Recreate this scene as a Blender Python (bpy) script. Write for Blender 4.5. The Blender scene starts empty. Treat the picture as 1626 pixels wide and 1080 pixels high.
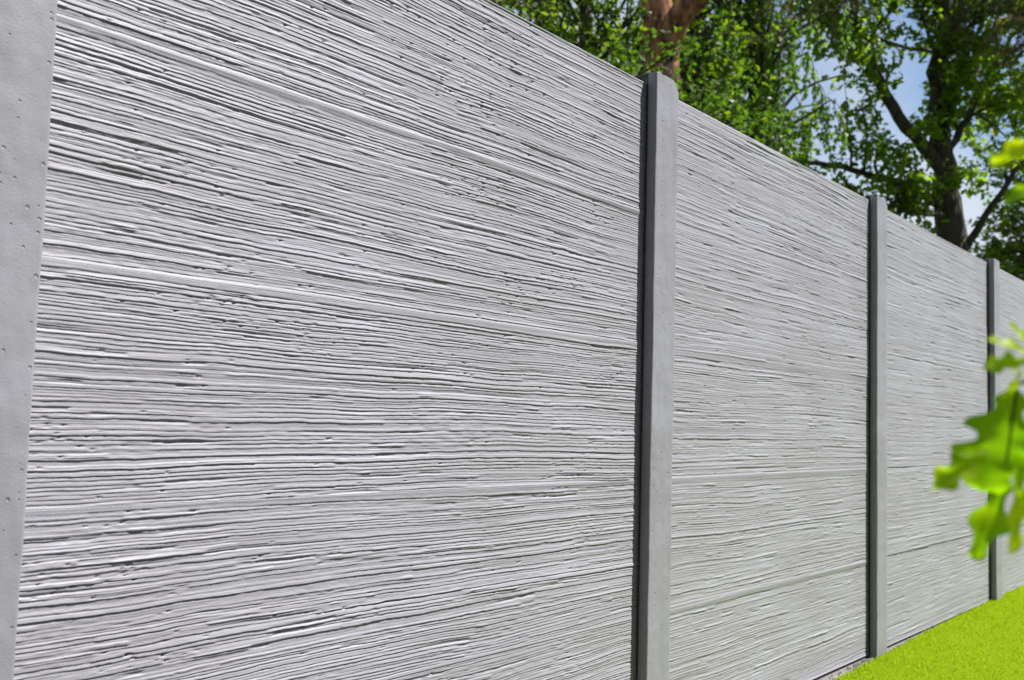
import bpy, math, random
import numpy as np
from mathutils import Vector, Matrix

S = bpy.context.scene
C = S.collection
R = math.radians

# ------------------------------------------------------------------ camera
YAW, PITCH, ROLL = 0.6704, 0.0791, 0.0282
cam = bpy.data.cameras.new('camera')
cam.sensor_width = 36.0
cam.lens = 36.53
cam.clip_start = 0.02
cam.clip_end = 2000
cam.dof.use_dof = True
cam.dof.focus_distance = 2.3
cam.dof.aperture_fstop = 5.6
cam_ob = bpy.data.objects.new('camera', cam)
C.objects.link(cam_ob)
fwd = Vector((-math.sin(YAW)*math.cos(PITCH), math.cos(YAW)*math.cos(PITCH), math.sin(PITCH)))
rgt = Vector((math.cos(YAW), math.sin(YAW), 0))
up = rgt.cross(fwd)
r2 = rgt*math.cos(ROLL) + up*math.sin(ROLL)
u2 = -rgt*math.sin(ROLL) + up*math.cos(ROLL)
m = Matrix((r2, u2, -fwd)).transposed().to_4x4()
m.translation = (1.5507, 0.0, 0.9235)
cam_ob.matrix_world = m
S.camera = cam_ob

# ------------------------------------------------------------------ sky and sun
SUN_EL, SUN_AZ = R(58), R(55)          # azimuth clockwise from +Y
world = bpy.data.worlds.new('World')
S.world = world
world.use_nodes = True
wn = world.node_tree.nodes
sky = wn.new('ShaderNodeTexSky')
sky.sky_type = 'NISHITA'
sky.sun_disc = False
sky.sun_elevation = SUN_EL
sky.sun_rotation = SUN_AZ
sky.air_density = 1.0
sky.dust_density = 0.3
sky.ozone_density = 1.2
# thin fair-weather cloud spread evenly over the whole sky
wl = world.node_tree.links.new
wtc = wn.new('ShaderNodeTexCoord')
wno = wn.new('ShaderNodeTexNoise'); wno.inputs['Scale'].default_value = 3.2; wno.inputs['Detail'].default_value = 8.0
wl(wtc.outputs['Generated'], wno.inputs['Vector'])
wmr = wn.new('ShaderNodeMapRange'); wmr.interpolation_type = 'SMOOTHSTEP'
wmr.inputs['From Min'].default_value = 0.42; wmr.inputs['From Max'].default_value = 0.68
wmr.inputs['To Max'].default_value = 0.75
wl(wno.outputs[0], wmr.inputs['Value'])
wmx = wn.new('ShaderNodeMix'); wmx.data_type = 'RGBA'
wmx.inputs[7].default_value = (5.6, 5.8, 6.2, 1)
wl(wmr.outputs[0], wmx.inputs[0]); wl(sky.outputs[0], wmx.inputs[6])
wl(wmx.outputs[2], wn['Background'].inputs[0])
wn['Background'].inputs[1].default_value = 0.072
sun = bpy.data.lights.new('sun', 'SUN')
sun.energy = 5.0
sun.angle = R(0.53)
sun.color = (1.0, 0.975, 0.95)
sun_ob = bpy.data.objects.new('sun', sun)
C.objects.link(sun_ob)
sd = Vector((math.sin(SUN_AZ)*math.cos(SUN_EL), math.cos(SUN_AZ)*math.cos(SUN_EL), math.sin(SUN_EL)))
sun_ob.rotation_euler = sd.to_track_quat('Z', 'Y').to_euler()
sun_ob.location = (6, 6, 12)
S.view_settings.view_transform = 'Standard'
S.view_settings.look = 'None'
S.view_settings.exposure = 1.0
S.view_settings.gamma = 1.0
S.view_settings.use_curve_mapping = False

# ------------------------------------------------------------------ helpers
def mesh_np(name, verts, faces, smooth=True, loops=None):
    """faces: (n,k) array, or a list of arrays with different k"""
    me = bpy.data.meshes.new(name)
    verts = np.asarray(verts, np.float32)
    if not isinstance(faces, list):
        faces = [faces]
    faces = [np.asarray(f, np.int32) for f in faces if len(f)]
    me.vertices.add(len(verts))
    me.vertices.foreach_set('co', verts.ravel())
    tot = np.concatenate([np.full(len(f), f.shape[1], np.int32) for f in faces])
    idx = np.concatenate([f.ravel() for f in faces])
    start = np.concatenate([[0], np.cumsum(tot)[:-1]]).astype(np.int32)
    me.loops.add(len(idx))
    me.loops.foreach_set('vertex_index', idx)
    me.polygons.add(len(tot))
    me.polygons.foreach_set('loop_start', start)
    me.polygons.foreach_set('loop_total', tot)
    me.update(calc_edges=True)
    me.polygons.foreach_set('use_smooth', np.full(len(tot), bool(smooth)))
    me.validate()
    return me

def link(name, me, mat=None, parent=None, loc=None):
    o = bpy.data.objects.new(name, me)
    C.objects.link(o)
    if mat is not None and me is not None and not me.materials:
        me.materials.append(mat)
    if parent is not None:
        o.parent = parent
    if loc is not None:
        o.location = loc
    return o

def tag(o, label=None, cat=None, group=None, kind=None):
    for k, v in (('label', label), ('category', cat), ('group', group), ('kind', kind)):
        if v:
            o[k] = v
    return o

def empty(name, loc):
    o = bpy.data.objects.new(name, None)
    o.empty_display_size = 0.2
    o.location = loc
    C.objects.link(o)
    return o

class VN:
    """tileable smooth value noise"""
    def __init__(s, seed, n=64):
        s.n = n
        s.g = np.random.RandomState(seed).rand(n, n) * 2 - 1
    def __call__(s, x, y):
        xi = np.floor(x).astype(int); yi = np.floor(y).astype(int)
        fx = x - xi; fy = y - yi
        fx = fx*fx*(3-2*fx); fy = fy*fy*(3-2*fy)
        n = s.n; g = s.g
        a = g[xi % n, yi % n]; b = g[(xi+1) % n, yi % n]
        c = g[xi % n, (yi+1) % n]; d = g[(xi+1) % n, (yi+1) % n]
        return (a*(1-fx)+b*fx)*(1-fy) + (c*(1-fx)+d*fx)*fy

# ------------------------------------------------------------------ materials
def new_mat(name):
    mt = bpy.data.materials.new(name)
    mt.use_nodes = True
    nt = mt.node_tree
    b = nt.nodes['Principled BSDF']
    return mt, nt, b

def node(nt, typ, **kw):
    n = nt.nodes.new(typ)
    for k, v in kw.items():
        if k in n.inputs:
            n.inputs[k].default_value = v
        else:
            setattr(n, k, v)
    return n

def ramp(nt, fac, stops):
    n = nt.nodes.new('ShaderNodeValToRGB')
    e = n.color_ramp.elements
    while len(e) < len(stops):
        e.new(0.5)
    for i, (p, c) in enumerate(stops):
        e[i].position = p
        e[i].color = (*c, 1)
    nt.links.new(fac, n.inputs[0])
    return n.outputs[0]

def concrete_mat(name, base, pores):
    mt, nt, b = new_mat(name)
    L = nt.links.new
    tc = node(nt, 'ShaderNodeTexCoord')
    mp = node(nt, 'ShaderNodeMapping')
    mp.inputs['Scale'].default_value = (1, 0.25, 1)
    L(tc.outputs['Object'], mp.inputs[0])
    n1 = node(nt, 'ShaderNodeTexNoise', Scale=9.0, Detail=6.0, Roughness=0.6)
    L(mp.outputs[0], n1.inputs['Vector'])
    lo = tuple(v*0.86 for v in base)
    hi = tuple(v*1.08 for v in base)
    col = ramp(nt, n1.outputs[0], [(0.3, (lo[0]*1.02, lo[1], lo[2]*0.96)), (0.72, hi)])
    L(col, b.inputs['Base Color'])
    n2 = node(nt, 'ShaderNodeTexNoise', Scale=260.0, Detail=4.0, Roughness=0.6)
    L(tc.outputs['Object'], n2.inputs['Vector'])
    n3 = node(nt, 'ShaderNodeTexNoise', Scale=38.0, Detail=3.0, Roughness=0.5)
    L(tc.outputs['Object'], n3.inputs['Vector'])
    ad = node(nt, 'ShaderNodeMath', operation='MULTIPLY_ADD')
    ad.inputs[1].default_value = 1.1 if pores else 0.8
    L(n3.outputs[0], ad.inputs[0]); L(n2.outputs[0], ad.inputs[2])
    bp = node(nt, 'ShaderNodeBump', Strength=0.55 if pores else 0.5, Distance=0.0009)
    L(ad.outputs[0], bp.inputs['Height'])
    last = bp
    if pores:
        # scattered air holes left by the casting
        sx = node(nt, 'ShaderNodeSeparateXYZ'); cx = node(nt, 'ShaderNodeCombineXYZ')
        L(tc.outputs['Object'], sx.inputs[0]); L(sx.outputs[1], cx.inputs[0]); L(sx.outputs[2], cx.inputs[1])
        vo = node(nt, 'ShaderNodeTexVoronoi', voronoi_dimensions='2D', Scale=50.0, Randomness=1.0)
        L(cx.outputs[0], vo.inputs['Vector'])
        sep = node(nt, 'ShaderNodeSeparateColor')
        L(vo.outputs['Color'], sep.inputs[0])
        rad = node(nt, 'ShaderNodeMapRange')
        rad.inputs['From Min'].default_value = 0.62; rad.inputs['From Max'].default_value = 1.0
        rad.inputs['To Min'].default_value = 0.0; rad.inputs['To Max'].default_value = 0.17
        L(sep.outputs[0], rad.inputs['Value'])
        dv = node(nt, 'ShaderNodeMath', operation='SUBTRACT')
        L(vo.outputs['Distance'], dv.inputs[0]); L(rad.outputs[0], dv.inputs[1])
        ss = node(nt, 'ShaderNodeMapRange', interpolation_type='SMOOTHSTEP')
        ss.inputs['From Min'].default_value = -0.08; ss.inputs['From Max'].default_value = 0.0
        ss.inputs['To Min'].default_value = 0.0; ss.inputs['To Max'].default_value = 1.0
        L(dv.outputs[0], ss.inputs['Value'])
        ge = node(nt, 'ShaderNodeNewGeometry'); gs = node(nt, 'ShaderNodeSeparateXYZ')
        L(ge.outputs['True Normal'], gs.inputs[0])
        lt = node(nt, 'ShaderNodeMath', operation='LESS_THAN'); lt.inputs[1].default_value = 0.6
        L(gs.outputs[0], lt.inputs[0])
        mxm = node(nt, 'ShaderNodeMath', operation='MAXIMUM')
        L(ss.outputs[0], mxm.inputs[0]); L(lt.outputs[0], mxm.inputs[1])
        b2 = node(nt, 'ShaderNodeBump', Strength=1.0, Distance=0.004)
        L(mxm.outputs[0], b2.inputs['Height']); L(bp.outputs[0], b2.inputs['Normal'])
        last = b2
    L(last.outputs[0], b.inputs['Normal'])
    b.inputs['Roughness'].default_value = 0.55
    b.inputs['Specular IOR Level'].default_value = 0.32
    return mt

M_PANEL = concrete_mat('painted_relief_concrete', (0.284, 0.282, 0.309), False)
M_POST = concrete_mat('painted_post_concrete', (0.246, 0.246, 0.270), True)

def leaf_mat(name, stops, trans=0.5, rough=0.45, tcol=(1.0, 1.0, 0.55), spec=0.35):
    mt, nt, b = new_mat(name)
    L = nt.links.new
    at = node(nt, 'ShaderNodeAttribute', attribute_name='tone')
    col = ramp(nt, at.outputs['Fac'], stops)
    L(col, b.inputs['Base Color'])
    b.inputs['Roughness'].default_value = rough
    b.inputs['Specular IOR Level'].default_value = spec
    tr = node(nt, 'ShaderNodeBsdfTranslucent')
    mx = node(nt, 'ShaderNodeMix', data_type='RGBA', blend_type='MULTIPLY')
    mx.inputs[0].default_value = 1.0
    mx.inputs[7].default_value = (*[v*2.3 for v in tcol], 1)
    L(col, mx.inputs[6]); L(mx.outputs[2], tr.inputs[0])
    ms = node(nt, 'ShaderNodeMixShader')
    ms.inputs[0].default_value = trans
    L(b.outputs[0], ms.inputs[1]); L(tr.outputs[0], ms.inputs[2])
    L(ms.outputs[0], nt.nodes['Material Output'].inputs[0])
    return mt

M_OAKLEAF = leaf_mat('oak_foliage', [(0, (0.0529, 0.1082, 0.0083)), (0.5, (0.1235, 0.1997, 0.0117)), (0.9, (0.2116, 0.2829, 0.0149)), (1, (0.2646, 0.2246, 0.0250))])
M_BROADLEAF = leaf_mat('broad_foliage', [(0, (0.0263, 0.0598, 0.0060)), (0.6, (0.0658, 0.1256, 0.0078)), (1, (0.1447, 0.1914, 0.0108))])
M_BIRCHLEAF = leaf_mat('birch_foliage', [(0, (0.0373, 0.0897, 0.0124)), (0.6, (0.0820, 0.1656, 0.0207)), (1, (0.1490, 0.2277, 0.0345))])
M_FARLEAF = leaf_mat('far_foliage', [(0.0, (0.032, 0.065, 0.008)), (0.6, (0.075, 0.135, 0.015)), (1.0, (0.16, 0.20, 0.02))])
M_NEEDLE = leaf_mat('pine_needles', [(0, (0.0350, 0.0385, 0.0154)), (0.5, (0.0560, 0.0700, 0.0245)), (1, (0.1190, 0.0980, 0.0490))], trans=0.2)
M_NEARLEAF = leaf_mat('young_oak_leaf', [(0.0, (0.095, 0.225, 0.008)), (0.5, (0.175, 0.32, 0.008)), (1.0, (0.33, 0.44, 0.014))], trans=0.6, tcol=(1.0, 1.0, 0.25), spec=0.25)

def bark_mat(name, dark, light, scale, bump, orange=None):
    mt, nt, b = new_mat(name)
    L = nt.links.new
    tc = node(nt, 'ShaderNodeTexCoord')
    mp = node(nt, 'ShaderNodeMapping')
    mp.inputs['Scale'].default_value = (1, 1, 0.22)
    L(tc.outputs['Object'], mp.inputs[0])
    n1 = node(nt, 'ShaderNodeTexNoise', Scale=scale, Detail=8.0, Roughness=0.7)
    L(mp.outputs[0], n1.inputs['Vector'])
    st = [(0.35, dark), (0.65, light)]
    if orange:
        st = [(0.40, dark), (0.50, orange), (0.66, light)]
    L(ramp(nt, n1.outputs[0], st), b.inputs['Base Color'])
    vo = node(nt, 'ShaderNodeTexVoronoi', Scale=scale*1.5)
    L(mp.outputs[0], vo.inputs['Vector'])
    ad = node(nt, 'ShaderNodeMath', operation='ADD')
    L(n1.outputs[0], ad.inputs[0]); L(vo.outputs['Distance'], ad.inputs[1])
    bp = node(nt, 'ShaderNodeBump', Strength=1.0, Distance=bump)
    L(ad.outputs[0], bp.inputs['Height'])
    L(bp.outputs[0], b.inputs['Normal'])
    b.inputs['Roughness'].default_value = 0.9
    return mt

M_OAKBARK = bark_mat('oak_bark', (0.025, 0.02, 0.016), (0.09, 0.075, 0.055), 14, 0.03)
M_PINEBARK = bark_mat('pine_bark', (0.035, 0.02, 0.015), (0.55, 0.27, 0.13), 12, 0.06, (0.28, 0.11, 0.045))
M_TWIG = bark_mat('twig_bark', (0.03, 0.022, 0.015), (0.09, 0.065, 0.04), 40, 0.003)

def plain_noise_mat(name, stops, scale, rough, bump=0.0, bscale=None):
    mt, nt, b = new_mat(name)
    L = nt.links.new
    tc = node(nt, 'ShaderNodeTexCoord')
    n1 = node(nt, 'ShaderNodeTexNoise', Scale=scale, Detail=7.0, Roughness=0.65)
    L(tc.outputs['Object'], n1.inputs['Vector'])
    L(ramp(nt, n1.outputs[0], stops), b.inputs['Base Color'])
    b.inputs['Roughness'].default_value = rough
    if bump:
        n2 = node(nt, 'ShaderNodeTexNoise', Scale=bscale or scale, Detail=5.0)
        L(tc.outputs['Object'], n2.inputs['Vector'])
        bp = node(nt, 'ShaderNodeBump', Strength=1.0, Distance=bump)
        L(n2.outputs[0], bp.inputs['Height'])
        L(bp.outputs[0], b.inputs['Normal'])
    return mt

M_GROUND = plain_noise_mat('rough_ground', [(0.3, (0.06, 0.09, 0.02)), (0.7, (0.10, 0.13, 0.03))], 1.5, 0.95, 0.03, 20)
M_TURF = plain_noise_mat('turf_backing', [(0.3, (0.1044, 0.1664, 0.0064)), (0.7, (0.1697, 0.2432, 0.0090))], 60, 0.8, 0.006, 240)
M_BLADE = leaf_mat('turf_blades', [(0.0, (0.16, 0.25, 0.008)), (0.6, (0.31, 0.415, 0.012)), (1.0, (0.45, 0.53, 0.03))], trans=0.35, rough=0.9, tcol=(0.72, 0.75, 0.12), spec=0.0)
M_ADDED_SOIL = plain_noise_mat('added_dark_soil', [(0.3, (0.035, 0.026, 0.02)), (0.7, (0.10, 0.078, 0.06))], 14, 0.95, 0.02, 45)
M_TURF.node_tree.nodes['Principled BSDF'].inputs['Specular IOR Level'].default_value = 0.0
M_EDGE = plain_noise_mat('gritty_concrete_strip', [(0.3, (0.0980, 0.0910, 0.0840)), (0.7, (0.2310, 0.2170, 0.2030))], 70, 0.9, 0.004, 160)
M_GRIT = plain_noise_mat('grey_grit', [(0.3, (0.0700, 0.0630, 0.0560)), (0.7, (0.2520, 0.2380, 0.2170))], 30, 0.9)

# ------------------------------------------------------------------ ground
def sheet(name, x0, x1, y0, y1, z, mat, n=1):
    xs = np.linspace(x0, x1, n+1); ys = np.linspace(y0, y1, n+1)
    X, Y = np.meshgrid(xs, ys, indexing='ij')
    v = np.stack([X.ravel(), Y.ravel(), np.full(X.size, z)], 1)
    i = np.arange(n)[:, None]*(n+1) + np.arange(n)[None]
    i = i.ravel()
    f = np.stack([i, i+n+1, i+n+2, i+1], 1)
    return tag(link(name, mesh_np(name, v, f, False), mat), kind='structure')

g = sheet('ground', -600, 600, -600, 600, -0.07, M_GROUND)
g['label'] = 'rough green ground around and behind the fence'

def lawn_edge(y):
    return np.interp(y, [-2, 2.4, 4.35, 5.2, 6.5, 12], [0.12, 0.115, 0.052, 0.022, 0.006, 0.004])

# edging strip below the panels
st = []
ys = np.linspace(-1.6, 11.5, 140)
for y in ys:
    st += [(-0.06, y, -0.012), (0.16, y, -0.016)]
i = np.arange(len(ys)-1)*2
o = link('edging_strip', mesh_np('edging_strip', st, np.stack([i, i+1, i+3, i+2], 1), False), M_EDGE)
tag(o, 'gritty grey strip of ground along the foot of the fence', kind='structure')

# lawn sheet whose edge runs along the fence
ys = np.linspace(2.3, 16, 300)
ev = VN(4)
ex = lawn_edge(ys) + 0.004*ev(ys*14, ys*0)
v = []
for y, e in zip(ys, ex):
    v += [(e, y, -0.03), (e+0.003, y, 0.002), (1.75, y, 0.002), (1.77, y, -0.06)]
i = np.arange(len(ys)-1)*4
f = np.concatenate([np.stack([i+k, i+k+1, i+k+5, i+k+4], 1) for k in range(3)])
o = link('lawn', mesh_np('lawn', v, f, False), M_TURF)
tag(o, 'bright lime green lawn at the foot of the fence', kind='structure')

o = sheet('added_soil', 0.16, 6.5, -6, 16, -0.034, M_ADDED_SOIL)  # unseen dark sheet, added so less light bounces up onto the fence
o['label'] = 'unseen dark soil added beside the lawn strip to cut bounced light'

# ------------------------------------------------------------------ the fence
PITCH_H = 0.385
POST_Y = [0.6444-1.9, 0.6444, 2.5549, 4.4084, 6.3583, 8.27, 10.17]
POST_W, POST_P = 0.128, 0.0345
fence = empty('concrete_fence', (0, 4.0, 0))
tag(fence, 'long light grey concrete fence with wood grain panels between plain posts', 'fence')
OFF = Vector((0, -4.0, 0))

def relief(U, V, L, Hh, seed, smooth_top, smooth_bot, calm=1.0, pits=0, dx=0.0):
    """height field (metres) of rough sawn wood grain; U along the panel, V up"""
    rs = np.random.RandomState(seed)
    n1, n2, n3, n4 = VN(seed+1), VN(seed+2), VN(seed+3), VN(seed+4)
    tilt = rs.uniform(-0.006, 0.006)
    W = V + tilt*U/L + 0.0070*n1(U*1.7+3, V*7) + 0.0026*n2(U*5.2, V*16) + 0.0009*n3(U*22, V*50) + 0.0005*n4(U*75, V*160)
    out = np.zeros_like(U)
    gx = np.linspace(0, L, 700)
    uc = np.clip((U/L*699).astype(int), 0, 699)
    for layer, (pm, amp, seglen) in enumerate(((0.0071, 1.0, 0.24), (0.0032, 0.38, 0.10))):
        sp = pm*np.exp(rs.normal(0, 0.22, int(Hh/pm*2.2)+20))
        bnd = np.cumsum(sp) - 0.04
        nl = len(bnd)
        li = np.clip(np.searchsorted(bnd, W), 1, nl-1)
        t = np.clip((W - bnd[li-1]) / (bnd[li]-bnd[li-1]), 0, 1)
        A = np.zeros((nl, 700)); O = np.zeros((nl, 700))
        for k in range(nl):
            x = -rs.rand()*0.4
            a = 0.6+0.4*rs.rand(); ofs = rs.normal()*0.6
            while x < L:
                ln = 0.03 + rs.exponential(seglen)
                s0 = int(max(0, x/L*699)); s1 = int(min(700, (x+ln)/L*699+1))
                if s1 > s0:
                    A[k, s0:s1] = a
                    O[k, s0:s1] = ofs
                    # taper one end of the splinter, the other breaks off short
                    q = np.linspace(0, 1, s1-s0)
                    if rs.rand() < 0.6:
                        A[k, s0:s1] *= 0.5+0.5*np.clip(q*4, 0, 1)
                    else:
                        A[k, s0:s1] *= 0.5+0.5*np.clip((1-q)*4, 0, 1)
                x += ln
                if rs.rand() < 0.38:
                    a = 0.6+0.4*rs.rand(); ofs = rs.normal()*0.7
                else:
                    a = np.clip(a+rs.normal()*0.15, 0.5, 1); ofs += rs.normal()*0.25
        # broad calm bands
        band = np.clip(1.15 - 1.1*(rs.rand(nl) < 0.08), 0.12, 1.0)
        A *= band[:, None]
        a = A[li, uc]; of = O[li, uc]
        sk = rs.uniform(0.55, 1.15, nl)[li]
        # ridge: overhangs steeply below, slopes gently above
        pk = 0.068*sk
        p = (1-np.exp(-t/pk))*np.power(np.cos(np.pi/2*np.clip(t, 0, 0.999)), 1.05)
        scale = np.clip((bnd[li]-bnd[li-1])/pm, 0.4, 1.8)
        out += amp*(a*p*scale*0.0017 + of*0.00036*band[li])
    patch = 0.92 + 0.24*n4(U*2.3+9, V*9)
    out *= np.clip(patch, 0.35, 1.15)*calm
    # gouges and splinters
    for _ in range(int(55*L)):
        u0 = rs.rand()*L; v0 = rs.rand()*Hh
        ln = 0.02+rs.exponential(0.06); wd = rs.uniform(0.0014, 0.0026)
        d = rs.choice([-1, -1, 1])*rs.uniform(0.0009, 0.0020)
        m = (np.abs(U-u0) < ln) & (np.abs(W-v0) < wd*1.8)
        if m.any():
            e = np.clip(1-np.abs(W[m]-v0)/(wd*1.8), 0, 1)
            q = (U[m]-u0)/ln
            if rs.rand() < 0.5: q = -q
            out[m] += d*np.clip(e*2, 0, 1)*np.clip((1-q)*0.8, 0, 1)
    out += 0.0006*n2(U*3.1, V*5.5+7) + 0.00022*n3(U*160, V*210)
    # ragged crumbs where the splinters break
    cr = n1(U*60+11, V*150)*np.clip(n4(U*9+5, V*30)-0.12, 0, 1)
    out += 0.0011*cr
    # air holes in clusters
    if pits:
        cen = [(rs.rand()*L, rs.rand()*Hh) for _ in range(9)]
        for k in range(pits):
            if k % 3:
                c = cen[rs.randint(9)]
                u0 = c[0]+rs.normal()*0.07; v0 = c[1]+rs.normal()*0.018
            else:
                u0 = rs.rand()*L; v0 = rs.rand()*Hh
            r = rs.uniform(0.0012, 0.0026)
            m = (np.abs(U-u0) < 0.007) & (np.abs(V-v0) < 0.004)
            if m.any():
                d2 = np.sqrt(((U[m]-u0)/1.5)**2 + (V[m]-v0)**2)/r
                out[m] -= 0.0036*np.clip(1.25-d2, 0, 1)
    # smooth trowelled margins at the joints
    wob = 0.004*n1(U*4, U*0+2.5)
    def fade(dist, w):
        return np.clip((dist+wob)/w, 0, 1)**1.3 if w > 0 else np.ones_like(dist)
    ft = fade(Hh-V, smooth_top); fb = fade(V, smooth_bot)
    k = np.minimum(ft, fb)
    out = np.clip(out, -0.0085, 0.0062)*k + (-0.0022-dx)*(1-k)
    # arris of an open joint
    ed = np.where(V > Hh/2, np.where(smooth_top > 0.009, 1.0, Hh-V), np.where(smooth_bot > 0, 1.0, V))
    out -= 0.004*np.clip(1-ed/0.0028, 0, 1)**2
    return out

def make_panel(bay, row, y0, L, nu, nv, seed, smt, smb, pits, dx, calm):
    gap = 0.0002
    Hh = PITCH_H - gap
    # finer columns towards the camera end in the near bay
    s = np.linspace(0, 1, nu)
    if bay == 1:
        s = 0.62*s + 0.38*s**1.7
    us = s*L
    vs = np.concatenate([[0, 0.0012], np.linspace(0.0028, Hh-0.0028, nv-4), [Hh-0.0012, Hh]])
    U, V = np.meshgrid(us, vs, indexing='ij')
    h = relief(U, V, L, Hh, seed, smt, smb, calm, pits, dx)
    # the cast ends taper back a little where they enter the post
    x = dx + h
    if row == 4:   # top course: uneven upper arris
        n = VN(seed+9)
        V = V + np.where(np.arange(len(vs)) == len(vs)-1, 1, 0)[None]*0.0012*n(U*18, U*0) 
    front = np.stack([x, U, V], 2).reshape(-1, 3)
    nvv = len(vs)
    i = (np.arange(nu-1)[:, None]*nvv + np.arange(nvv-1)[None]).ravel()
    f = [np.stack([i, i+nvv, i+nvv+1, i+1], 1)]
    nb = len(front)
    # back slab (four back corners joined to the border loops)
    bx = -0.043
    border = np.concatenate([np.arange(nu)*nvv, (nu-1)*nvv + np.arange(1, nvv), (np.arange(nu-1)[::-1])*nvv + nvv-1, np.arange(1, nvv-1)[::-1]])
    bv = front[border].copy(); bv[:, 0] = bx
    k = len(border)
    a = border; b = np.roll(border, -1)
    c = nb + np.arange(k); d = nb + (np.arange(k)+1) % k
    f.append(np.stack([b, a, c, d], 1))
    verts = np.concatenate([front, bv])
    me = mesh_np('panel', verts, f, True)
    # back face as one ngon
    import bmesh
    bm = bmesh.new(); bm.from_mesh(me); bm.verts.ensure_lookup_table()
    fc = bm.faces.new([bm.verts[nb+j] for j in range(k)]); fc.smooth = False
    bm.normal_update(); bm.to_mesh(me); bm.free()
    # sharp border so that the smooth normals stop at the arris
    o = link('panel', me, M_PANEL, fence)
    o.location = Vector((0, y0, row*PITCH_H + gap*0.5)) + OFF
    return o

RES = {0: (50, 60), 1: (265, 385), 2: (170, 245), 3: (115, 170), 4: (70, 100), 5: (60, 50)}
jr = np.random.RandomState(77)
for bay in range(6):
    y0 = POST_Y[bay] + POST_W - 0.020
    y1 = POST_Y[bay+1] + 0.020
    nu, nv = RES[bay]
    for row in range(5):
        smt = jr.uniform(0.014, 0.024); smb = jr.uniform(0.003, 0.010)
        if bay == 3 and row in (0, 1):
            smt, smb = 0.0, 0.0 if row else 0.004
        if bay == 1 and row == 0:
            smt = 0.008
        if bay == 3 and row == 2:
            smb = 0.0
        if row == 4:
            smt = 0.006
        dx = -0.0030 + jr.uniform(-0.0030, 0.0010)
        make_panel(bay, row, y0, y1-y0, nu, nv, 1000+bay*37+row*5, smt, smb, {1: 260, 2: 80}.get(bay, 0), dx,
                   {1: 1.1, 2: 0.92}.get(bay, 0.8))

def make_post(y, top, nz, nw, seed, cut_l, cut_r):
    """H-section post: slots on both sides, chamfered top, slightly uneven cast face"""
    rs = np.random.RandomState(seed)
    n1, n2 = VN(seed+1), VN(seed+2)
    zb = -0.35
    zs = np.concatenate([[zb, -0.06], np.linspace(-0.03, top, nz)])
    # section outline (x,y) starting at front left, counter clockwise seen from above
    fr = POST_P
    sx0, sx1 = 0.0050, -0.050
    w = POST_W
    ys_front = np.linspace(0, w, nw)
    pts = []
    ch = 0.0035
    ys2 = np.concatenate([[0.0, 0.0012], np.linspace(ch, w-ch, nw), [w-0.0012, w]])
    xs2 = np.concatenate([[fr-ch, fr-0.0012], np.full(nw, fr), [fr-0.0012, fr-ch]])
    front = list(zip(xs2, ys2))
    rest = [(fr-ch-0.003, w), (sx0+0.002, w+0.001), (sx0, w-0.001), (sx0, w-0.026), (sx1, w-0.026), (sx1, w), (-0.085, w), (-0.085, 0),
            (sx1, 0), (sx1, 0.026), (sx0, 0.026), (sx0, 0.001), (sx0+0.002, -0.001), (fr-ch-0.003, 0.0)]
    sec = np.array(front + rest)
    ns, nzv = len(sec), len(zs)
    X = np.repeat(sec[:, 0][None], nzv, 0); Y = np.repeat(sec[:, 1][None], nzv, 0); Z = np.repeat(zs[:, None], ns, 1)
    nf = len(front)
    # cast unevenness on the front flange, wavering arrises
    amp = np.zeros(ns); amp[:nf] = 1
    X = X + amp[None]*(0.0010*n1(Z*7, Y*30) + 0.00045*n2(Z*40, Y*60))
    wav = 0.0011*n1(Z*5+40, Z*0) + 0.0005*n2(Z*26, Z*0+3)
    le = np.zeros(ns); le[0:2] = 1; ri = np.zeros(ns); ri[nf-2:nf] = 1
    Y = Y + le[None]*wav + ri[None]*(0.0011*n1(Z*5, Z*0+9) + 0.0005*n2(Z*30, Z*0+12))
    # chipped bits along the arrises
    for _ in range(5):
        z0 = rs.uniform(0, top); s = 1; r = rs.uniform(0.004, 0.010); d = rs.uniform(0.0012, 0.003)
        e = np.clip(1-np.abs(Z-z0)/r, 0, 1)*d
        if s == 0: Y = Y + le[None]*e
        else: Y = Y - ri[None]*e
    # top: corners cut and crumbled
    lim = top - 0.0 - np.clip((cut_l-Y)/cut_l, 0, 1)*cut_l*0.35 - np.clip((Y-(w-cut_r))/cut_r, 0, 1)**1.3*cut_r*1.05 \
        - np.clip((X-(fr-0.010))/0.010, 0, 1)*0.004 - 0.0022*np.abs(n2(Y*120, X*120))
    Z = np.minimum(Z, lim)
    v = np.stack([X, Y, Z], 2).reshape(-1, 3)
    i = (np.arange(nzv-1)[:, None]*ns + np.arange(ns)[None])
    j = (np.arange(nzv-1)[:, None]*ns + (np.arange(ns)[None]+1) % ns)
    f = np.stack([i, j, j+ns, i+ns], 2).reshape(-1, 4)
    me = mesh_np('post', v, f, True)
    import bmesh
    bm = bmesh.new(); bm.from_mesh(me); bm.verts.ensure_lookup_table()
    # cap: flange front, web and back flange
    b0 = (nzv-1)*ns
    cap = [bm.verts[b0+k] for k in range(ns)]
    fc = bm.faces.new(cap); fc.smooth = False
    bmesh.ops.triangulate(bm, faces=[fc])
    bm.normal_update()
    for e in bm.edges:
        if len(e.link_faces) == 2 and e.calc_face_angle(0) > R(50):
            e.smooth = False
    bm.to_mesh(me); bm.free()
    o = link('post', me, M_POST, fence)
    o.location = Vector((0, y, 0)) + OFF
    return o

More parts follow.
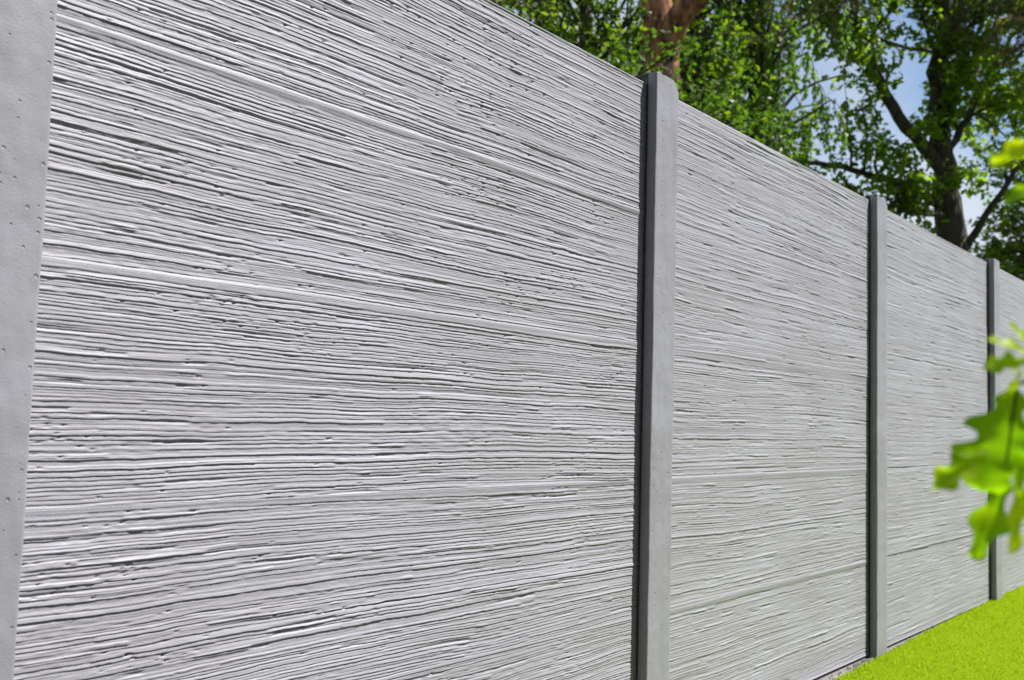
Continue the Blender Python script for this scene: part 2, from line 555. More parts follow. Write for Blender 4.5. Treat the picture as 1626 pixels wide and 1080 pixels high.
TOPS = [1.945, 1.945, 1.957, 1.945, 1.947, 1.945, 1.945]
CUTR = [0.02, 0.02, 0.034, 0.022, 0.014, 0.02, 0.02]
PRES = [(120, 8), (620, 44), (420, 24), (300, 14), (220, 10), (120, 8), (120, 8)]
for k, y in enumerate(POST_Y):
    make_post(y, TOPS[k], PRES[k][0], PRES[k][1], 300+k*11, 0.012, CUTR[k])

# ------------------------------------------------------------------ unseen hedges added to block sky light
M_BLOCKER = plain_noise_mat('blocker_foliage', [(0.35, (0.012, 0.028, 0.008)), (0.7, (0.04, 0.075, 0.018))], 9, 0.8, 0.08, 14)
def blocker(p0, p1, h, th, label, seed):
    p0, p1 = np.array(p0, float), np.array(p1, float)
    d = p1-p0; L_ = np.linalg.norm(d); d /= L_
    nr = np.array([-d[1], d[0]])
    n = VN(seed); n2 = VN(seed+1)
    nu, prof = int(L_/0.12), []
    for t in np.linspace(0, 1, int(h/0.15)): prof.append((th/2*(1-0.25*t), t*h))
    for t in np.linspace(0.2, 1, 8): prof.append((th/2*0.75*(1-2*t), h))
    for t in np.linspace(0, 1, int(h/0.15)): prof.append((-th/2*(0.75+0.25*t), (1-t)*h))
    prof = np.array(prof)
    u = np.linspace(0, L_, nu)
    Ug, K = np.meshgrid(u, np.arange(len(prof)), indexing='ij')
    off, z = prof[K, 0], prof[K, 1]
    b = 0.16*n(Ug*1.6, K*0.22) + 0.10*n2(Ug*5, K*0.8)
    off = off*(1+b*1.2); z = z + np.where(z > h*0.97, 0.35*n2(Ug*2.2, K*0.1), 0)
    v = np.stack([p0[0]+d[0]*Ug+nr[0]*off, p0[1]+d[1]*Ug+nr[1]*off, z-0.1], 2).reshape(-1, 3)
    m_ = len(prof)
    i = (np.arange(nu-1)[:, None]*m_+np.arange(m_-1)[None]).ravel()
    o = link('blocker', mesh_np('blocker', v, np.stack([i, i+m_, i+m_+1, i+1], 1), True), M_BLOCKER)
    return tag(o, label, 'blocker')
blocker((-2.0, -3.6), (9.0, -3.6), 8.0, 1.2, 'unseen tall dark hedge closing the garden behind the viewer', 91)
blocker((8.6, -3.0), (8.6, 16.0), 5.0, 1.2, 'unseen tall dark hedge facing the fence across the garden', 95)

# ------------------------------------------------------------------ turf blades and grit
def tone_attr(me, tone_per_vert):
    a = me.attributes.new('tone', 'FLOAT', 'POINT')
    a.data.foreach_set('value', np.asarray(tone_per_vert, np.float32))

def blades(name, n, xr, yr, hgt, wid, seed, power=1.0):
    rs = np.random.RandomState(seed)
    y = yr[0] + (yr[1]-yr[0])*rs.rand(n)**power
    e = lawn_edge(y)
    x = e - 0.004 + (xr - e)*rs.rand(n)**1.35
    a = rs.rand(n)*2*np.pi
    h = hgt*rs.uniform(0.6, 1.15, n); w = wid*rs.uniform(0.7, 1.3, n)
    lean = rs.uniform(0.2, 1.0, n)*h; la = rs.rand(n)*2*np.pi
    dx, dy = np.cos(a)*w/2, np.sin(a)*w/2
    base = np.stack([x, y, np.full(n, 0.0)], 1)
    b0 = base - np.stack([dx, dy, 0*dx], 1); b1 = base + np.stack([dx, dy, 0*dx], 1)
    tip = base + np.stack([np.cos(la)*lean, np.sin(la)*lean, h], 1)
    v = np.stack([b0, b1, tip], 1).reshape(-1, 3)
    f = np.arange(n*3).reshape(-1, 3)
    me = mesh_np(name, v, f, False)
    tone_attr(me, np.repeat(np.clip(rs.beta(2, 2, n), 0, 1), 3))
    o = link(name, me, M_BLADE)
    return tag(o, 'short lime green turf blades covering the lawn', 'grass', kind='stuff')

blades('grass', 105000, 1.75, (3.4, 11.0), 0.012, 0.0038, 5, 1.15)

# loose grit on the strip by the post foot
rs = np.random.RandomState(8)
vv, ff = [], []
oct_ = np.array([(1, 0, 0), (-1, 0, 0), (0, 1, 0), (0, -1, 0), (0, 0, 1), (0, 0, -1)], float)
of_ = np.array([(0, 2, 4), (2, 1, 4), (1, 3, 4), (3, 0, 4), (2, 0, 5), (1, 2, 5), (3, 1, 5), (0, 3, 5)])
for k in range(420):
    y = rs.uniform(2.8, 6.3) if k % 3 else rs.normal(4.28, 0.08)
    x = rs.uniform(0.006, max(0.02, float(lawn_edge(y))))
    s = rs.uniform(0.002, 0.0065)
    vv.append(oct_*s*rs.uniform(0.6, 1.3, (6, 1)) + (x, y, -0.011+s*0.4))
    ff.append(of_ + 6*k)
o = link('gravel', mesh_np('gravel', np.concatenate(vv), np.concatenate(ff), False), M_GRIT)
tag(o, 'loose grey grit between fence foot and lawn', 'gravel', kind='stuff')

# ------------------------------------------------------------------ trees
class Tubes:
    def __init__(s):
        s.v, s.f, s.n = [], [], 0
    def add(s, pts, rad, k=6):
        pts = np.asarray(pts, float); rad = np.asarray(rad, float)
        t = np.gradient(pts, axis=0)
        t /= np.linalg.norm(t, axis=1)[:, None]+1e-9
        ref = np.where(np.abs(t[:, 2:3]) > 0.9, [[1., 0, 0]], [[0., 0, 1]])
        a = np.cross(t, ref); a /= np.linalg.norm(a, axis=1)[:, None]+1e-9
        # keep the frame from flipping
        for q in range(1, len(a)):
            a[q] = a[q-1] - t[q]*np.dot(a[q-1], t[q]); a[q] /= np.linalg.norm(a[q])+1e-9
        b = np.cross(t, a)
        th = np.arange(k)/k*2*np.pi
        ring = pts[:, None] + rad[:, None, None]*(np.cos(th)[None, :, None]*a[:, None] + np.sin(th)[None, :, None]*b[:, None])
        m = len(pts)
        i = (np.arange(m-1)[:, None]*k + np.arange(k)[None]); j = (np.arange(m-1)[:, None]*k + (np.arange(k)[None]+1) % k)
        s.f.append(np.stack([i, j, j+k, i+k], 2).reshape(-1, 4) + s.n)
        s.v.append(ring.reshape(-1, 3)); s.n += m*k
    def mesh(s, name, off):
        return mesh_np(name, np.concatenate(s.v)-np.asarray(off), np.concatenate(s.f), True)

def smooth_line(pr, rs, step=0.25, wob=0.02):
    """(x,y,z,r) control points -> dense wobbling line"""
    pr = np.asarray(pr, float)
    d = np.concatenate([[0], np.cumsum(np.linalg.norm(np.diff(pr[:, :3], axis=0), axis=1))])
    n = max(3, int(d[-1]/step)+1)
    s = np.linspace(0, d[-1], n)
    out = np.stack([np.interp(s, d, pr[:, k]) for k in range(4)], 1)
    for _ in range(2):
        out[1:-1, :3] = 0.25*out[:-2, :3]+0.5*out[1:-1, :3]+0.25*out[2:, :3]
    out[1:-1, :3] += rs.normal(size=(n-2, 3))*wob
    return out[:, :3], out[:, 3]

def rand_dir(rs, n):
    d = rs.normal(size=(n, 3))
    return d/np.linalg.norm(d, axis=1)[:, None]

def branchlet(tb, rs, p, d, ln, r, tips, droop=0.0, curl=0.35, k=3, n=4):
    pts = [np.array(p)]; d = np.array(d, float)
    for q in range(n):
        d = d + rs.normal(size=3)*curl*0.4 + np.array([0, 0, -droop])
        d /= np.linalg.norm(d)
        pts.append(pts[-1] + d*ln/n)
    tb.add(pts, np.linspace(r, r*0.25, n+1), k)
    tips.append(np.array(pts))
    return pts, d

def ramify(tb, rs, line, rad, start, spacing, l1, l2, upb=0.2, droop=0.02):
    """side branches and twigs along a limb; returns twig polylines that carry the leaves"""
    twigs = []
    d = np.concatenate([[0], np.cumsum(np.linalg.norm(np.diff(line, axis=0), axis=1))])
    s = start*d[-1]
    while s < d[-1]:
        p = np.array([np.interp(s, d, line[:, k]) for k in range(3)])
        q = np.array([np.interp(min(d[-1], s+0.2), d, line[:, k]) for k in range(3)]) - np.array([np.interp(max(0, s-0.1), d, line[:, k]) for k in range(3)])
        q /= np.linalg.norm(q)+1e-9
        r = np.interp(s, d, rad)
        v = rand_dir(rs, 1)[0]; v -= q*np.dot(v, q)*0.8; v += q*0.5 + np.array([0, 0, upb]); v /= np.linalg.norm(v)
        ln = l1*rs.uniform(0.6, 1.25)
        t1 = []
        pts, dd = branchlet(tb, rs, p, v, ln, min(r*0.55, 0.035)+0.004, t1, droop)
        twigs += t1
        for w in range(rs.randint(3, 6)):
            b = pts[rs.randint(1, len(pts))]
            v2 = rand_dir(rs, 1)[0]*0.9 + v*0.6 + np.array([0, 0, upb*0.5]); v2 /= np.linalg.norm(v2)
            branchlet(tb, rs, b, v2, l2*rs.uniform(0.6, 1.3), 0.007, twigs, droop, k=3, n=3)
        s += spacing*rs.uniform(0.6, 1.4)
    return twigs

# leaf outlines: (along, across) fans round the midrib
OAK = np.array([(0, 0), (0.22, 0.24), (0.38, 0.14), (0.60, 0.37), (0.80, 0.24), (1.0, 0)])
OVAL = np.array([(0, 0), (0.3, 0.30), (0.7, 0.26), (1.0, 0)])
SMALL = np.array([(0, 0), (0.45, 0.34), (1.0, 0)])

def leaves(name, P, D, size, shape, rs, off, mat, parent, tone, flat=0.6, fold=0.25):
    """one blade-shaped face pair per leaf; P bases, D directions"""
    n = len(P)
    nrm = rand_dir(rs, n); nrm[:, 2] = np.abs(nrm[:, 2])+flat
    D = D/(np.linalg.norm(D, axis=1)[:, None]+1e-9)
    side = np.cross(D, nrm); side /= np.linalg.norm(side, axis=1)[:, None]+1e-9
    nn = np.cross(side, D)
    sz = size*rs.uniform(0.65, 1.25, n)
    a = shape
    k = len(a)
    # vertices: base..tip along the left edge, then the right edge back
    al = np.concatenate([a[:, 0], a[1:-1, 0][::-1]]); ac = np.concatenate([a[:, 1], -a[1:-1, 1][::-1]])
    h = np.abs(ac)*fold - 0.15*al**2
    V = P[:, None] + sz[:, None, None]*(al[None, :, None]*D[:, None] + ac[None, :, None]*side[:, None] + h[None, :, None]*nn[:, None])
    m = len(al)
    # strips between the two edges
    f3 = [(0, 1, m-1), (k-2, k-1, k)]
    f4 = [(q, q+1, m-q-1, m-q) for q in range(1, k-2)]
    idx = (np.arange(n)*m)[:, None]
    faces = []
    faces.append((np.array(f3)[None] + idx[:, :, None]).reshape(-1, 3))
    if f4:
        faces.append((np.array(f4)[None] + idx[:, :, None]).reshape(-1, 4))
    me = mesh_np(name, V.reshape(-1, 3)-np.asarray(off), faces, False)
    tone_attr(me, np.repeat(np.clip(tone, 0, 1), m))
    return link(name, me, mat, parent)

def spread(twigs, rs, per_m, rad):
    """leaf bases and directions along the twigs"""
    P, D = [], []
    for t in twigs:
        seg = np.linalg.norm(np.diff(t, axis=0), axis=1)
        n = max(3, int(per_m*seg.sum()))
        s = np.clip(rs.beta(2.2, 1.1, n), 0, 1)*(len(t)-1.001)
        i = s.astype(int); fr = (s-i)[:, None]
        p = t[i]*(1-fr) + t[i+1]*fr
        d = rand_dir(rs, n) + 0.5*(t[-1]-t[0])/(seg.sum()+1e-9)
        P.append(p + rand_dir(rs, n)*rad*rs.rand(n, 1)); D.append(d)
    return np.concatenate(P), np.concatenate(D)

def clump_tone(P, seed, base=0.45, amp=0.28, rs=None):
    n = VN(seed)
    return base + amp*n(P[:, 0]*1.3+P[:, 2]*0.7+50, P[:, 1]*1.3+P[:, 2]*0.9+50) + rs.normal(size=len(P))*0.17

# --- the oak with the dark forked trunk
OAK_LIMBS = [
 [(-2.32, 14.62, -0.3, .42), (-2.36, 14.60, .6, .33), (-2.40, 14.56, 2.0, .29), (-2.415, 14.53, 3.381, .272), (-2.465, 14.43, 3.97, .246), (-2.502, 14.341, 4.56, .204), (-2.544, 14.24, 5.235, .17), (-2.512, 14.197, 5.911, .136), (-2.394, 14.222, 6.591, .102), (-2.395, 14.101, 7.774, .064), (-2.288, 14.032, 9.298, .025)],
 [(-2.503, 14.343, 4.4, .153), (-2.647, 13.947, 4.792, .144), (-2.804, 13.544, 5.016, .127), (-2.924, 13.291, 5.306, .119), (-3.039, 13.035, 5.673, .11), (-3.127, 12.937, 5.952, .093), (-3.204, 12.807, 6.637, .072), (-3.373, 12.591, 7.439, .034)],
 [(-3.039, 13.034, 5.689, .068), (-3.22, 12.745, 5.854, .055), (-3.36, 12.361, 6.025, .038), (-3.484, 11.867, 6.132, .021)],
 [(-2.5, 14.4, 3.98, .119), (-2.696, 13.97, 4.183, .093), (-2.891, 13.558, 4.192, .076), (-3.176, 13.193, 4.303, .068), (-3.483, 12.692, 4.32, .059), (-3.756, 12.341, 4.379, .042), (-4.049, 11.869, 4.219, .021)],
 [(-2.45, 14.45, 3.842, .085), (-2.676, 13.64, 3.808, .051), (-2.771, 13.191, 3.697, .038), (-2.863, 12.877, 3.556, .021)],
 [(-2.676, 13.64, 3.808, .042), (-2.767, 13.3, 3.92, .034), (-2.862, 12.872, 3.611, .017)],
 [(-2.40, 14.56, 3.2, .15), (-2.119, 14.477, 3.687, .125), (-1.895, 14.369, 3.982, .1), (-1.679, 14.264, 4.185, .082), (-1.391, 14.325, 4.571, .062), (-1.055, 14.517, 5.306, .03)],
 [(-2.506, 14.302, 4.915, .085), (-2.456, 14.566, 5.233, .059), (-2.372, 14.871, 5.411, .051), (-2.22, 15.246, 5.42, .034), (-2.033, 15.673, 5.195, .017)],
 [(-2.53, 14.225, 5.488, .11), (-2.555, 13.924, 5.737, .093), (-2.374, 13.775, 6.098, .085), (-2.1, 13.719, 6.272, .068), (-1.75, 13.699, 6.681, .042), (-1.519, 13.686, 7.356, .021)],
 [(-2.503, 14.343, 4.543, .095), (-2.332, 15.032, 5.401, .078), (-2.063, 15.661, 6.347, .055), (-1.752, 16.196, 7.296, .03)],
 [(-3.127, 12.937, 5.952, .06), (-3.6, 13.3, 6.6, .045), (-4.3, 13.6, 7.1, .03), (-5.0, 13.8, 7.2, .015)],
 [(-2.394, 14.222, 6.591, .06), (-3.0, 14.6, 7.3, .045), (-3.6, 15.0, 7.9, .025)],
]
def make_oak():
    rs = np.random.RandomState(21)
    base = np.array(OAK_LIMBS[0][0][:3]); base[2] = -0.07
    t = empty('oak_tree', base)
    tag(t, 'oak with a dark forked trunk and spreading limbs behind the fence', 'tree', 'trees behind the fence')
    trunk, tb = Tubes(), Tubes()
    twigs = []
    for k, lb in enumerate(OAK_LIMBS):
        ln, rad = smooth_line(lb, rs, 0.18, 0.012 if k == 0 else 0.02)
        rad = rad*(0.76 if k == 0 else 0.42 if k == 6 else 0.62)
        (trunk if k == 0 else tb).add(ln, rad, 12 if k == 0 else 8)
        st = 0.52 if k == 0 else (0.35 if k in (1, 6) else 0.2)
        twigs += ramify(tb, rs, ln, rad, st, 0.30, 0.85, 0.5, 0.25)
    # outer crown
    for k in range(24):
        a = rs.rand()*2*np.pi; rr = rs.uniform(0.5, 3.1); z = rs.uniform(6.9, 9.6)
        p = np.array([-2.5+rr*np.cos(a), 14.2+rr*np.sin(a), z])
        lb = [(-2.4, 14.2, z-1.0, .03), tuple((np.array([-2.4, 14.2, z-1.0])+p)/2+rs.normal(size=3)*0.1)+(.022,), tuple(p)+(.01,)]
        ln, rad = smooth_line(lb, rs, 0.3, 0.03)
        tb.add(ln, rad, 4)
        twigs += ramify(tb, rs, ln, rad, 0.45, 0.45, 0.7, 0.5)
    link('trunk', trunk.mesh('trunk', base), M_OAKBARK, t)
    link('limbs', tb.mesh('limbs', base), M_OAKBARK, t)
    P, D = spread(twigs, rs, 66, 0.17)
    tone = clump_tone(P, 31, 0.47, 0.3, rs)
    leaves('crown', P, D, 0.104, OAK, rs, base, M_OAKLEAF, t, tone)
    return len(P)
n_oak = make_oak()

# --- the pines
def needles(name, twigs, rs, off, mat, parent, per_m, ln=0.075, wd=0.006, base_tone=0.4):
    P, D = [], []
    for t in twigs:
        seg = np.linalg.norm(np.diff(t, axis=0), axis=1)
        n = max(6, int(per_m*seg.sum()))
        s = rs.uniform(0.25, 1, n)*(len(t)-1.001); i = s.astype(int); fr = (s-i)[:, None]
        P.append(t[i]*(1-fr)+t[i+1]*fr)
        ax = (t[-1]-t[0])/(np.linalg.norm(t[-1]-t[0])+1e-9)
        D.append(rand_dir(rs, n)+ax*0.9)
    P = np.concatenate(P); D = np.concatenate(D); D /= np.linalg.norm(D, axis=1)[:, None]
    n = len(P)
    sd = np.cross(D, rand_dir(rs, n)); sd /= np.linalg.norm(sd, axis=1)[:, None]+1e-9
    L_ = ln*rs.uniform(0.7, 1.2, (n, 1))
    V = np.stack([P-sd*wd/2, P+sd*wd/2, P+D*L_], 1).reshape(-1, 3) - np.asarray(off)
    me = mesh_np(name, V, np.arange(n*3).reshape(-1, 3), False)
    tone_attr(me, np.repeat(np.clip(base_tone+rs.normal(size=n)*0.22, 0, 1), 3))
    return link(name, me, mat, parent)

def bough(tb, rs, p0, p1, r, twigs, sag=0.2):
    p0, p1 = np.array(p0, float), np.array(p1, float)
    mid = (p0+p1)/2 + np.array([0, 0, sag])
    ln, rad = smooth_line([(*p0, r), (*mid, r*0.7), (*p1, r*0.25)], rs, 0.15, 0.02)
    tb.add(ln, rad, 5)
    twigs += ramify(tb, rs, ln, rad, 0.3, 0.16, 0.5, 0.28, 0.0, 0.04)

def make_pine(stem, limb, boughs, label, seed, per_m):
    rs = np.random.RandomState(seed)
    base = np.array(stem[0][:3]); base[2] = -0.07
    t = empty('pine_tree', base)
    tag(t, label, 'tree', 'trees behind the fence')
    tr, tb = Tubes(), Tubes()
    ln, rad = smooth_line(stem, rs, 0.12, 0.008)
    rad = rad*(1+0.05*rs.normal(size=len(rad)))
    tr.add(ln, rad, 14)
    twigs = []
    if limb:
        ln, rad = smooth_line(limb, rs, 0.08, 0.008)
        tr.add(ln, rad, 12)
    for b in boughs:
        bough(tb, rs, b[0], b[1], b[2], twigs, b[3] if len(b) > 3 else 0.2)
    link('trunk', tr.mesh('trunk', base), M_PINEBARK, t)
    link('boughs', tb.mesh('boughs', base), M_PINEBARK, t)
    needles('crown', twigs, rs, base, M_NEEDLE, t, per_m)
    return t

rs = np.random.RandomState(3)
b1 = []
for k in range(30):
    a = R(rs.uniform(95, 335)); z = rs.uniform(6.6, 9.4); L_ = rs.uniform(1.0, 2.4)*(1.15-(z-6)/6)
    b1.append(((-3.45, 8.2, z), (-3.45+math.cos(a)*L_, 8.2+math.sin(a)*L_, z+rs.uniform(-.3, .3)), .03))
# lower boughs that dip into view to the right of the fork
b1 += [((-2.7, 8.5, 5.25), (-2.5, 9.6, 5.35), .03), ((-2.3, 8.65, 5.65), (-1.9, 9.7, 5.35), .025),
       ((-2.3, 8.65, 5.65), (-2.5, 9.9, 5.75), .025), ((-1.9, 8.8, 6.2), (-1.2, 9.9, 5.75), .025)]
make_pine([(-3.50, 8.64, -0.3, .24), (-3.49, 8.6, 1.5, .2), (-3.477, 8.585, 3.203, .188), (-3.443, 8.521, 4.11, .182), (-3.438, 8.49, 4.442, .178), (-3.445, 8.457, 4.713, .170), (-3.475, 8.403, 5.014, .145), (-3.494, 8.316, 5.737, .127), (-3.467, 8.166, 7.427, .085), (-3.408, 8.029, 9.239, .03)],
          [(-3.42, 8.5, 4.30, .12), (-3.326, 8.432, 4.63, .127), (-3.202, 8.388, 4.772, .121), (-3.024, 8.386, 4.925, .112), (-2.717, 8.472, 5.217, .097), (-2.299, 8.632, 5.645, .067), (-1.883, 8.774, 6.232, .03)],
          b1, 'pine with a thick orange brown trunk forking just above the nearest full post', 41, 230)

def make_broad(name, label, base, height, crown, seed, nblob, leaf, mat, per_m, size, trunk_r=0.16, shape=SMALL, bark=None):
    """leafy tree: crown = list of (centre, radii) lobes that are filled with branches"""
    rs = np.random.RandomState(seed)
    base = np.array(base, float)
    t = empty(name, base)
    tag(t, label, 'tree', 'trees behind the fence')
    tr, tb = Tubes(), Tubes()
    top = base + (0, 0, height)
    ln, rad = smooth_line([(*base-np.array([0, 0, .25]), trunk_r*1.3), (*(base+(0, 0, 1.2)), trunk_r), (*(base+(0.1, 0.05, height*.55)), trunk_r*0.7), (*top, 0.02)], rs, 0.3, 0.02)
    tr.add(ln, rad, 10)
    twigs = []
    for c, r, n in crown:
        c = np.array(c, float); r = np.array(r, float)
        for k in range(n):
            e = c + rand_dir(rs, 1)[0]*r*rs.rand()**0.4
            zz = np.clip(e[2]-rs.uniform(0.5, 1.4), base[2]+1.5, top[2]-0.2)
            q = np.array([np.interp(zz, ln[:, 2], ln[:, j]) for j in range(3)])
            mid = q*0.45+e*0.55+np.array([0, 0, .15])+rs.normal(size=3)*.12
            l2, r2_ = smooth_line([(*q, .035), (*mid, .024), (*e, .008)], rs, 0.3, 0.02)
            tb.add(l2, r2_, 4)
            twigs += ramify(tb, rs, l2, r2_, 0.55, 0.35, 0.55, 0.42)
    link('trunk', tr.mesh('trunk', base), bark or M_OAKBARK, t)
    link('limbs', tb.mesh('limbs', base), bark or M_OAKBARK, t)
    P, D = spread(twigs, rs, per_m, 0.10)
    tone = clump_tone(P, seed+7, 0.45, 0.35, rs)
    leaves('crown', P, D, size, shape, rs, base, mat, t, tone)
    return len(P)

n1 = make_broad('broadleaf_tree', 'dense dark green leafy tree left of the orange pine trunk', (-5.4, 9.9, -0.07), 8.2,
    [((-5.3, 9.9, 5.2), (1.7, 1.7, 1.3), 46), ((-4.5, 9.6, 4.3), (1.0, 1.0, .8), 26), ((-5.5, 9.9, 7.2), (1.5, 1.5, 1.0), 9)], 51, 0, None, M_BROADLEAF, 30, 0.088)
n2 = make_broad('broadleaf_tree', 'leafy bright green tree between the orange pine trunk and the drooping birch', (-4.15, 10.3, -0.07), 8.0,
    [((-3.9, 10.2, 4.8), (0.9, 1.1, 1.0), 34), ((-3.75, 9.6, 3.9), (0.6, .7, .5), 16), ((-4.1, 10.3, 6.6), (1.3, 1.3, .9), 7)], 57, 0, None, M_BROADLEAF, 30, 0.085)
n2b = make_broad('hazel_tree', 'small leafy tree just behind the fence hiding the foot of the orange pine trunk', (-2.70, 7.05, -0.07), 3.6,
    [((-2.42, 7.15, 3.08), (0.40, 0.40, .34), 15), ((-2.78, 6.90, 3.46), (0.22, 0.3, .24), 13), ((-3.15, 6.85, 3.35), (.35, .35, .30), 10)], 61, 0, None, M_BROADLEAF, 30, 0.062, 0.05)

def make_birch():
    rs = np.random.RandomState(63)
    base = np.array([-3.75, 11.1, -0.07])
    t = empty('birch_tree', base)
    tag(t, 'birch with curtains of drooping light green foliage above the second span', 'tree', 'trees behind the fence')
    tr, tb = Tubes(), Tubes()
    ln, rad = smooth_line([(*base-np.array([0, 0, .25]), .16), (*(base+(0, 0, 3)), .11), (*(base+(.1, 0, 6.5)), .06), (*(base+(.15, 0, 8.6)), .02)], rs, .3, .015)
    tr.add(ln, rad, 10)
    tw = []
    for k in range(44):
        z = rs.uniform(4.3, 8.0); a = rs.rand()*2*np.pi; rr = rs.uniform(0.4, 1.15)
        q = np.array([base[0]+.1, base[1], z-.5])
        e = np.array([base[0]+.1+rr*math.cos(a), base[1]+rr*math.sin(a), z+.15])
        l2, r2_ = smooth_line([(*q, .03), (*((q+e)/2+(0, 0, .25)), .02), (*e, .008)], rs, .25, .02)
        tb.add(l2, r2_, 4)
        for w in range(8):
            p = l2[rs.randint(len(l2)//3, len(l2))]
            h = rand_dir(rs, 1)[0]*0.6; h[2] = 0.1
            L_ = rs.uniform(0.4, 0.9)
            pts = [p]; d = h.copy()
            for s_ in range(6):
                d = d*0.72+np.array([0, 0, -0.42])+rs.normal(size=3)*.06
                pts.append(pts[-1]+d/np.linalg.norm(d)*L_/6)
            tb.add(pts, np.linspace(.006, .002, 7), 3)
            tw.append(np.array(pts))
    link('trunk', tr.mesh('trunk', base), M_OAKBARK, t)
    link('limbs', tb.mesh('limbs', base), M_TWIG, t)
    P, D = spread(tw, rs, 42, 0.05)
    D[:, 2] -= 1.0
    tone = clump_tone(P, 70, .45, .3, rs)
    leaves('crown', P, D, 0.066, SMALL, rs, base, M_BIRCHLEAF, t, tone, flat=0.0)
    return len(P)
n3 = make_birch()

# second pine, its trunk outside the picture on the right
b2 = []
for k in range(26):
    a = rs.rand()*2*np.pi; z = rs.uniform(6.2, 9.2); L_ = rs.uniform(1.0, 2.3)*(1.15-(z-6)/6)
    b2.append(((-.30, 13.9, z), (-.30+math.cos(a)*L_, 13.9+math.sin(a)*L_, z+rs.uniform(-.3, .3)), .03))
b2 += [((-.30, 13.9, 6.1), (-1.75, 12.3, 6.0), .035, .1), ((-.30, 13.9, 5.8), (-1.3, 12.1, 5.55), .03, .1), ((-.30, 13.9, 6.5), (-1.9, 12.6, 6.45), .03, .1),
       ((-.30, 13.9, 5.5), (-.9, 12.2, 5.25), .028, .1), ((-.30, 13.9, 6.0), (-1.0, 12.0, 6.2), .03, .1)]
make_pine([(-.30, 13.9, -.3, .22), (-.30, 13.9, 3, .17), (-.30, 13.9, 6, .12), (-.28, 13.9, 9.4, .02)], None, b2,
          'pine reaching grey green needle boughs into the upper right corner', 47, 260)

# trees further off
FAR = [('far leafy tree low behind the orange pine trunk', (-9.3, 18.4, -.07), 10.5, [((-9.3, 18.4, 6.8), (2.6, 2.6, 3.2), 70)]),
       ('far leafy tree behind the drooping birch', (-7.2, 17.4, -.07), 9.5, [((-7.2, 17.4, 6.0), (1.9, 1.9, 2.8), 55)]),
       ('far dark leafy tree behind the right limb of the oak', (-2.4, 20.9, -.07), 9.5, [((-2.8, 21.4, 6.0), (1.3, 1.5, 2.4), 40), ((-2.6, 21.5, 4.2), (1.2, 1.2, 1.0), 34)]),
       ('far leafy tree at the left end of the tree line', (-8.9, 12.6, -.07), 9.5, [((-8.6, 12.6, 6.2), (1.8, 1.8, 2.6), 50)])]
for k, (lab, base, hh, cr) in enumerate(FAR):
    make_broad('broadleaf_tree', lab, base, hh, cr, 81+k*3, 0, None, M_FARLEAF, 20, 0.125, 0.2)

# ------------------------------------------------------------------ young oak whose twigs hang into the right edge
def big_leaf(name, seed, length, lobes=4, width=0.30, curl=0.25):
    rs = np.random.RandomState(seed)
    n = 44
    s = np.linspace(0, 1, n)
    env = np.sin(np.pi*np.clip(s*0.93+0.03, 0, 1)**1.25)**0.75
    def edge(ph):
        lob = 0.5+0.5*np.sin(2*np.pi*lobes*s**0.9+ph)
        w = width*env*(0.50+0.50*(lob*lob*(3-2*lob)))
        w[0] = 0.012; w[1] = 0.014; w[-1] = 0.0
        return w
    wl, wr = edge(-1.3), edge(-1.0)
    cols = 7
    V = []
    for q in range(n):
        for c in range(cols):
            u = -1+2*c/(cols-1)
            w = wl[q] if u < 0 else wr[q]
            y = u*w
            # lobes sweep forward
            x = s[q] + 0.22*abs(u)**1.5*w*(1-s[q])
            z = 0.22*abs(y) - curl*s[q]**2*0.5 + 0.02*math.sin(9*s[q]+3*u+seed) - 0.012*(1-min(1, abs(u)*6))
            V.append((x, y, z))
    V = np.array(V)*length
    i = (np.arange(n-1)[:, None]*cols+np.arange(cols-1)[None]).ravel()
    f = np.stack([i, i+cols, i+cols+1, i+1], 1)
    me = mesh_np(name, V, f, True)
    tone_attr(me, np.full(len(V), 0.5)+0.12*np.sin(V[:, 0]/length*40)*0)
    me.materials.append(M_NEARLEAF)
    return me

SAP = Vector((1.86, 1.02, 0.0))
young = empty('young_oak', SAP)
tag(young, 'young oak with lobed yellow green leaves hanging blurred at the right edge', 'sapling')
LM = []
for k, (lo, wd, cu, tn) in enumerate([(3.6, .44, .2, .25), (3, .26, .3, .7), (2.4, .20, .1, .35), (2.6, .21, .3, .95)]):
    me = big_leaf('leaf', 5+k, 1.0, lo, wd, cu)
    a = me.attributes['tone']
    co = np.zeros(len(me.vertices)*3); me.vertices.foreach_get('co', co); co = co.reshape(-1, 3)
    tv = tn + 0.30*VN(600+k)(co[:, 0]*4+9, co[:, 1]*6+9) + 0.25*np.clip(co[:, 0]-0.6, 0, 1)  # tips yellowed in the colour to stand for light passing through
    a.data.foreach_set('value', np.clip(tv, 0, 1).astype(np.float32))
    LM.append(me)

def put_leaf(p, d, nrm, ln, k):
    d = Vector(d).normalized(); n = Vector(nrm); n = (n - d*n.dot(d)).normalized(); s = n.cross(d)
    mm = Matrix((d*ln, s*ln, n*ln)).transposed().to_4x4()
    mm.translation = Vector(p) - SAP
    o = link('leaf', LM[k % 4], None, young)
    o.matrix_local = mm
    return o

tb = Tubes(); tk = Tubes()
rs = np.random.RandomState(9)
ln, rad = smooth_line([(1.86, 1.02, -.1, .014), (1.87, 1.01, .5, .012), (1.85, 1.03, 1.1, .009), (1.86, 1.0, 1.7, .005), (1.85, 1.02, 2.05, .002)], rs, .1, .004)
tk.add(ln, rad, 8)
def twig(pts, r0, r1):
    l_, r_ = smooth_line([(*p, r0+(r1-r0)*k/(len(pts)-1)) for k, p in enumerate(pts)], rs, .03, .0008)
    tb.add(l_, r_, 6)
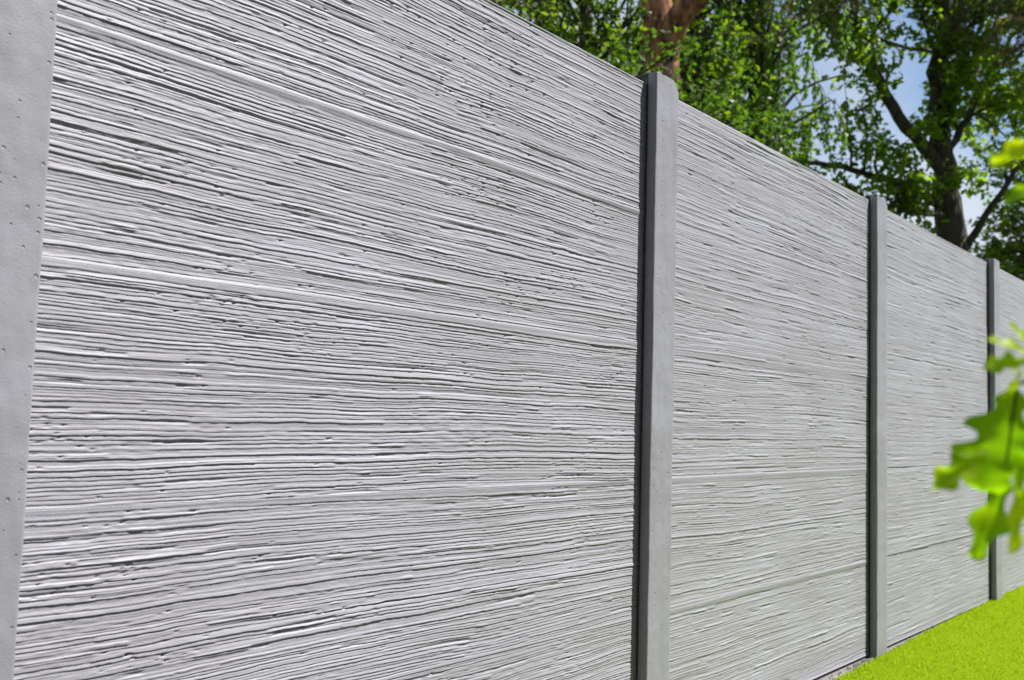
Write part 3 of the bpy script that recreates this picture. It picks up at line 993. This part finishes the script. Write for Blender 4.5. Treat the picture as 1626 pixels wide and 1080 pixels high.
# two twigs reach the picture's right edge
twig([(1.85, 1.03, 1.12), (1.68, .92, 1.09), (1.53, .82, 1.03), (1.44, .77, .99), (1.405, .748, .965), (1.388, .738, .957)], .0045, .0012)
twig([(1.388, .738, .957), (1.384, .735, .93), (1.381, .738, .905)], .0012, .0008)
twig([(1.86, 1.0, 1.42), (1.66, .89, 1.33), (1.50, .78, 1.2), (1.41, .715, 1.117)], .004, .0012)
twig([(1.44, .77, .99), (1.397, .745, .976)], .0016, .001)
twig([(1.45, .745, 1.15), (1.407, .727, 1.09)], .0014, .001)
VX = (.62, -.72, .25)      # roughly towards the photograph's viewpoint
TOCAM = Vector((0.62, -0.78, -0.08)); SIDE = Vector((0.78, 0.62, 0.03)); UPV = Vector((0, 0, 1))
def hang(b, t, k, side, upv, scale=1.0):
    b, t = Vector(b), Vector(t)
    put_leaf(b, t-b, TOCAM + SIDE*side + UPV*upv, (t-b).length*scale, k)
# lower whorl
hang((1.3871, .7374, .9569), (1.3711, .7316, .8895), 0, .05, .45, 1.05)
hang((1.3779, .7151, .9156), (1.3495, .6949, .8925), 1, -.5, .5, 1.06)
hang((1.3793, .7495, .9031), (1.3616, .7415, .8433), 2, -.25, .1, 1.05)
hang((1.3878, .7321, .9078), (1.3905, .7395, .8502), 3, .55, .1, 1.06)
hang((1.3844, .7517, .9208), (1.4010, .7690, .8797), 0, .3, .2)
# middle tuft
hang((1.3973, .7438, .9737), (1.3733, .7251, .9704), 1, .1, .6, 1.05)
hang((1.3962, .7490, .9770), (1.3764, .7320, .9895), 3, .6, .8, 1.05)
hang((1.3925, .7341, .9690), (1.3846, .7298, .9492), 3, .8, .1, 1.15)
hang((1.3984, .7442, .9787), (1.3882, .7342, .9980), 3, .4, .5, 1.05)
# upper tuft
hang((1.4097, .7137, 1.1159), (1.3867, .6972, 1.0983), 3, .5, .5, 1.08)
hang((1.4071, .7271, 1.0892), (1.3889, .7141, 1.0753), 2, -.2, .4, 1.1)
hang((1.412, .725, 1.12), (1.44, .75, 1.08), 0, .3, .4)
# the rest of the young tree, to the right of the picture
for k in range(9):
    z = rs.uniform(.7, 1.95)
    a = rs.uniform(-1.5, 1.9)
    L_ = rs.uniform(.18, .42)
    p0 = np.array([1.86, 1.02, z]); p1 = p0+np.array([math.cos(a)*L_, math.sin(a)*L_, rs.uniform(-.05, .15)])
    twig([tuple(p0), tuple((p0+p1)/2+(0, 0, .03)), tuple(p1)], .004, .0014)
    for q in range(7):
        f_ = rs.uniform(.5, 1)
        d = rand_dir(rs, 1)[0]+(p1-p0)/L_*.8; d[2] -= .3
        put_leaf(p0*(1-f_)+p1*f_+(0, 0, .01), d, rand_dir(rs, 1)[0]+(0, 0, 1.2), rs.uniform(.05, .08), rs.randint(4))
link('trunk', tk.mesh('trunk', SAP), M_TWIG, young)
link('twigs', tb.mesh('twigs', SAP), M_TWIG, young)
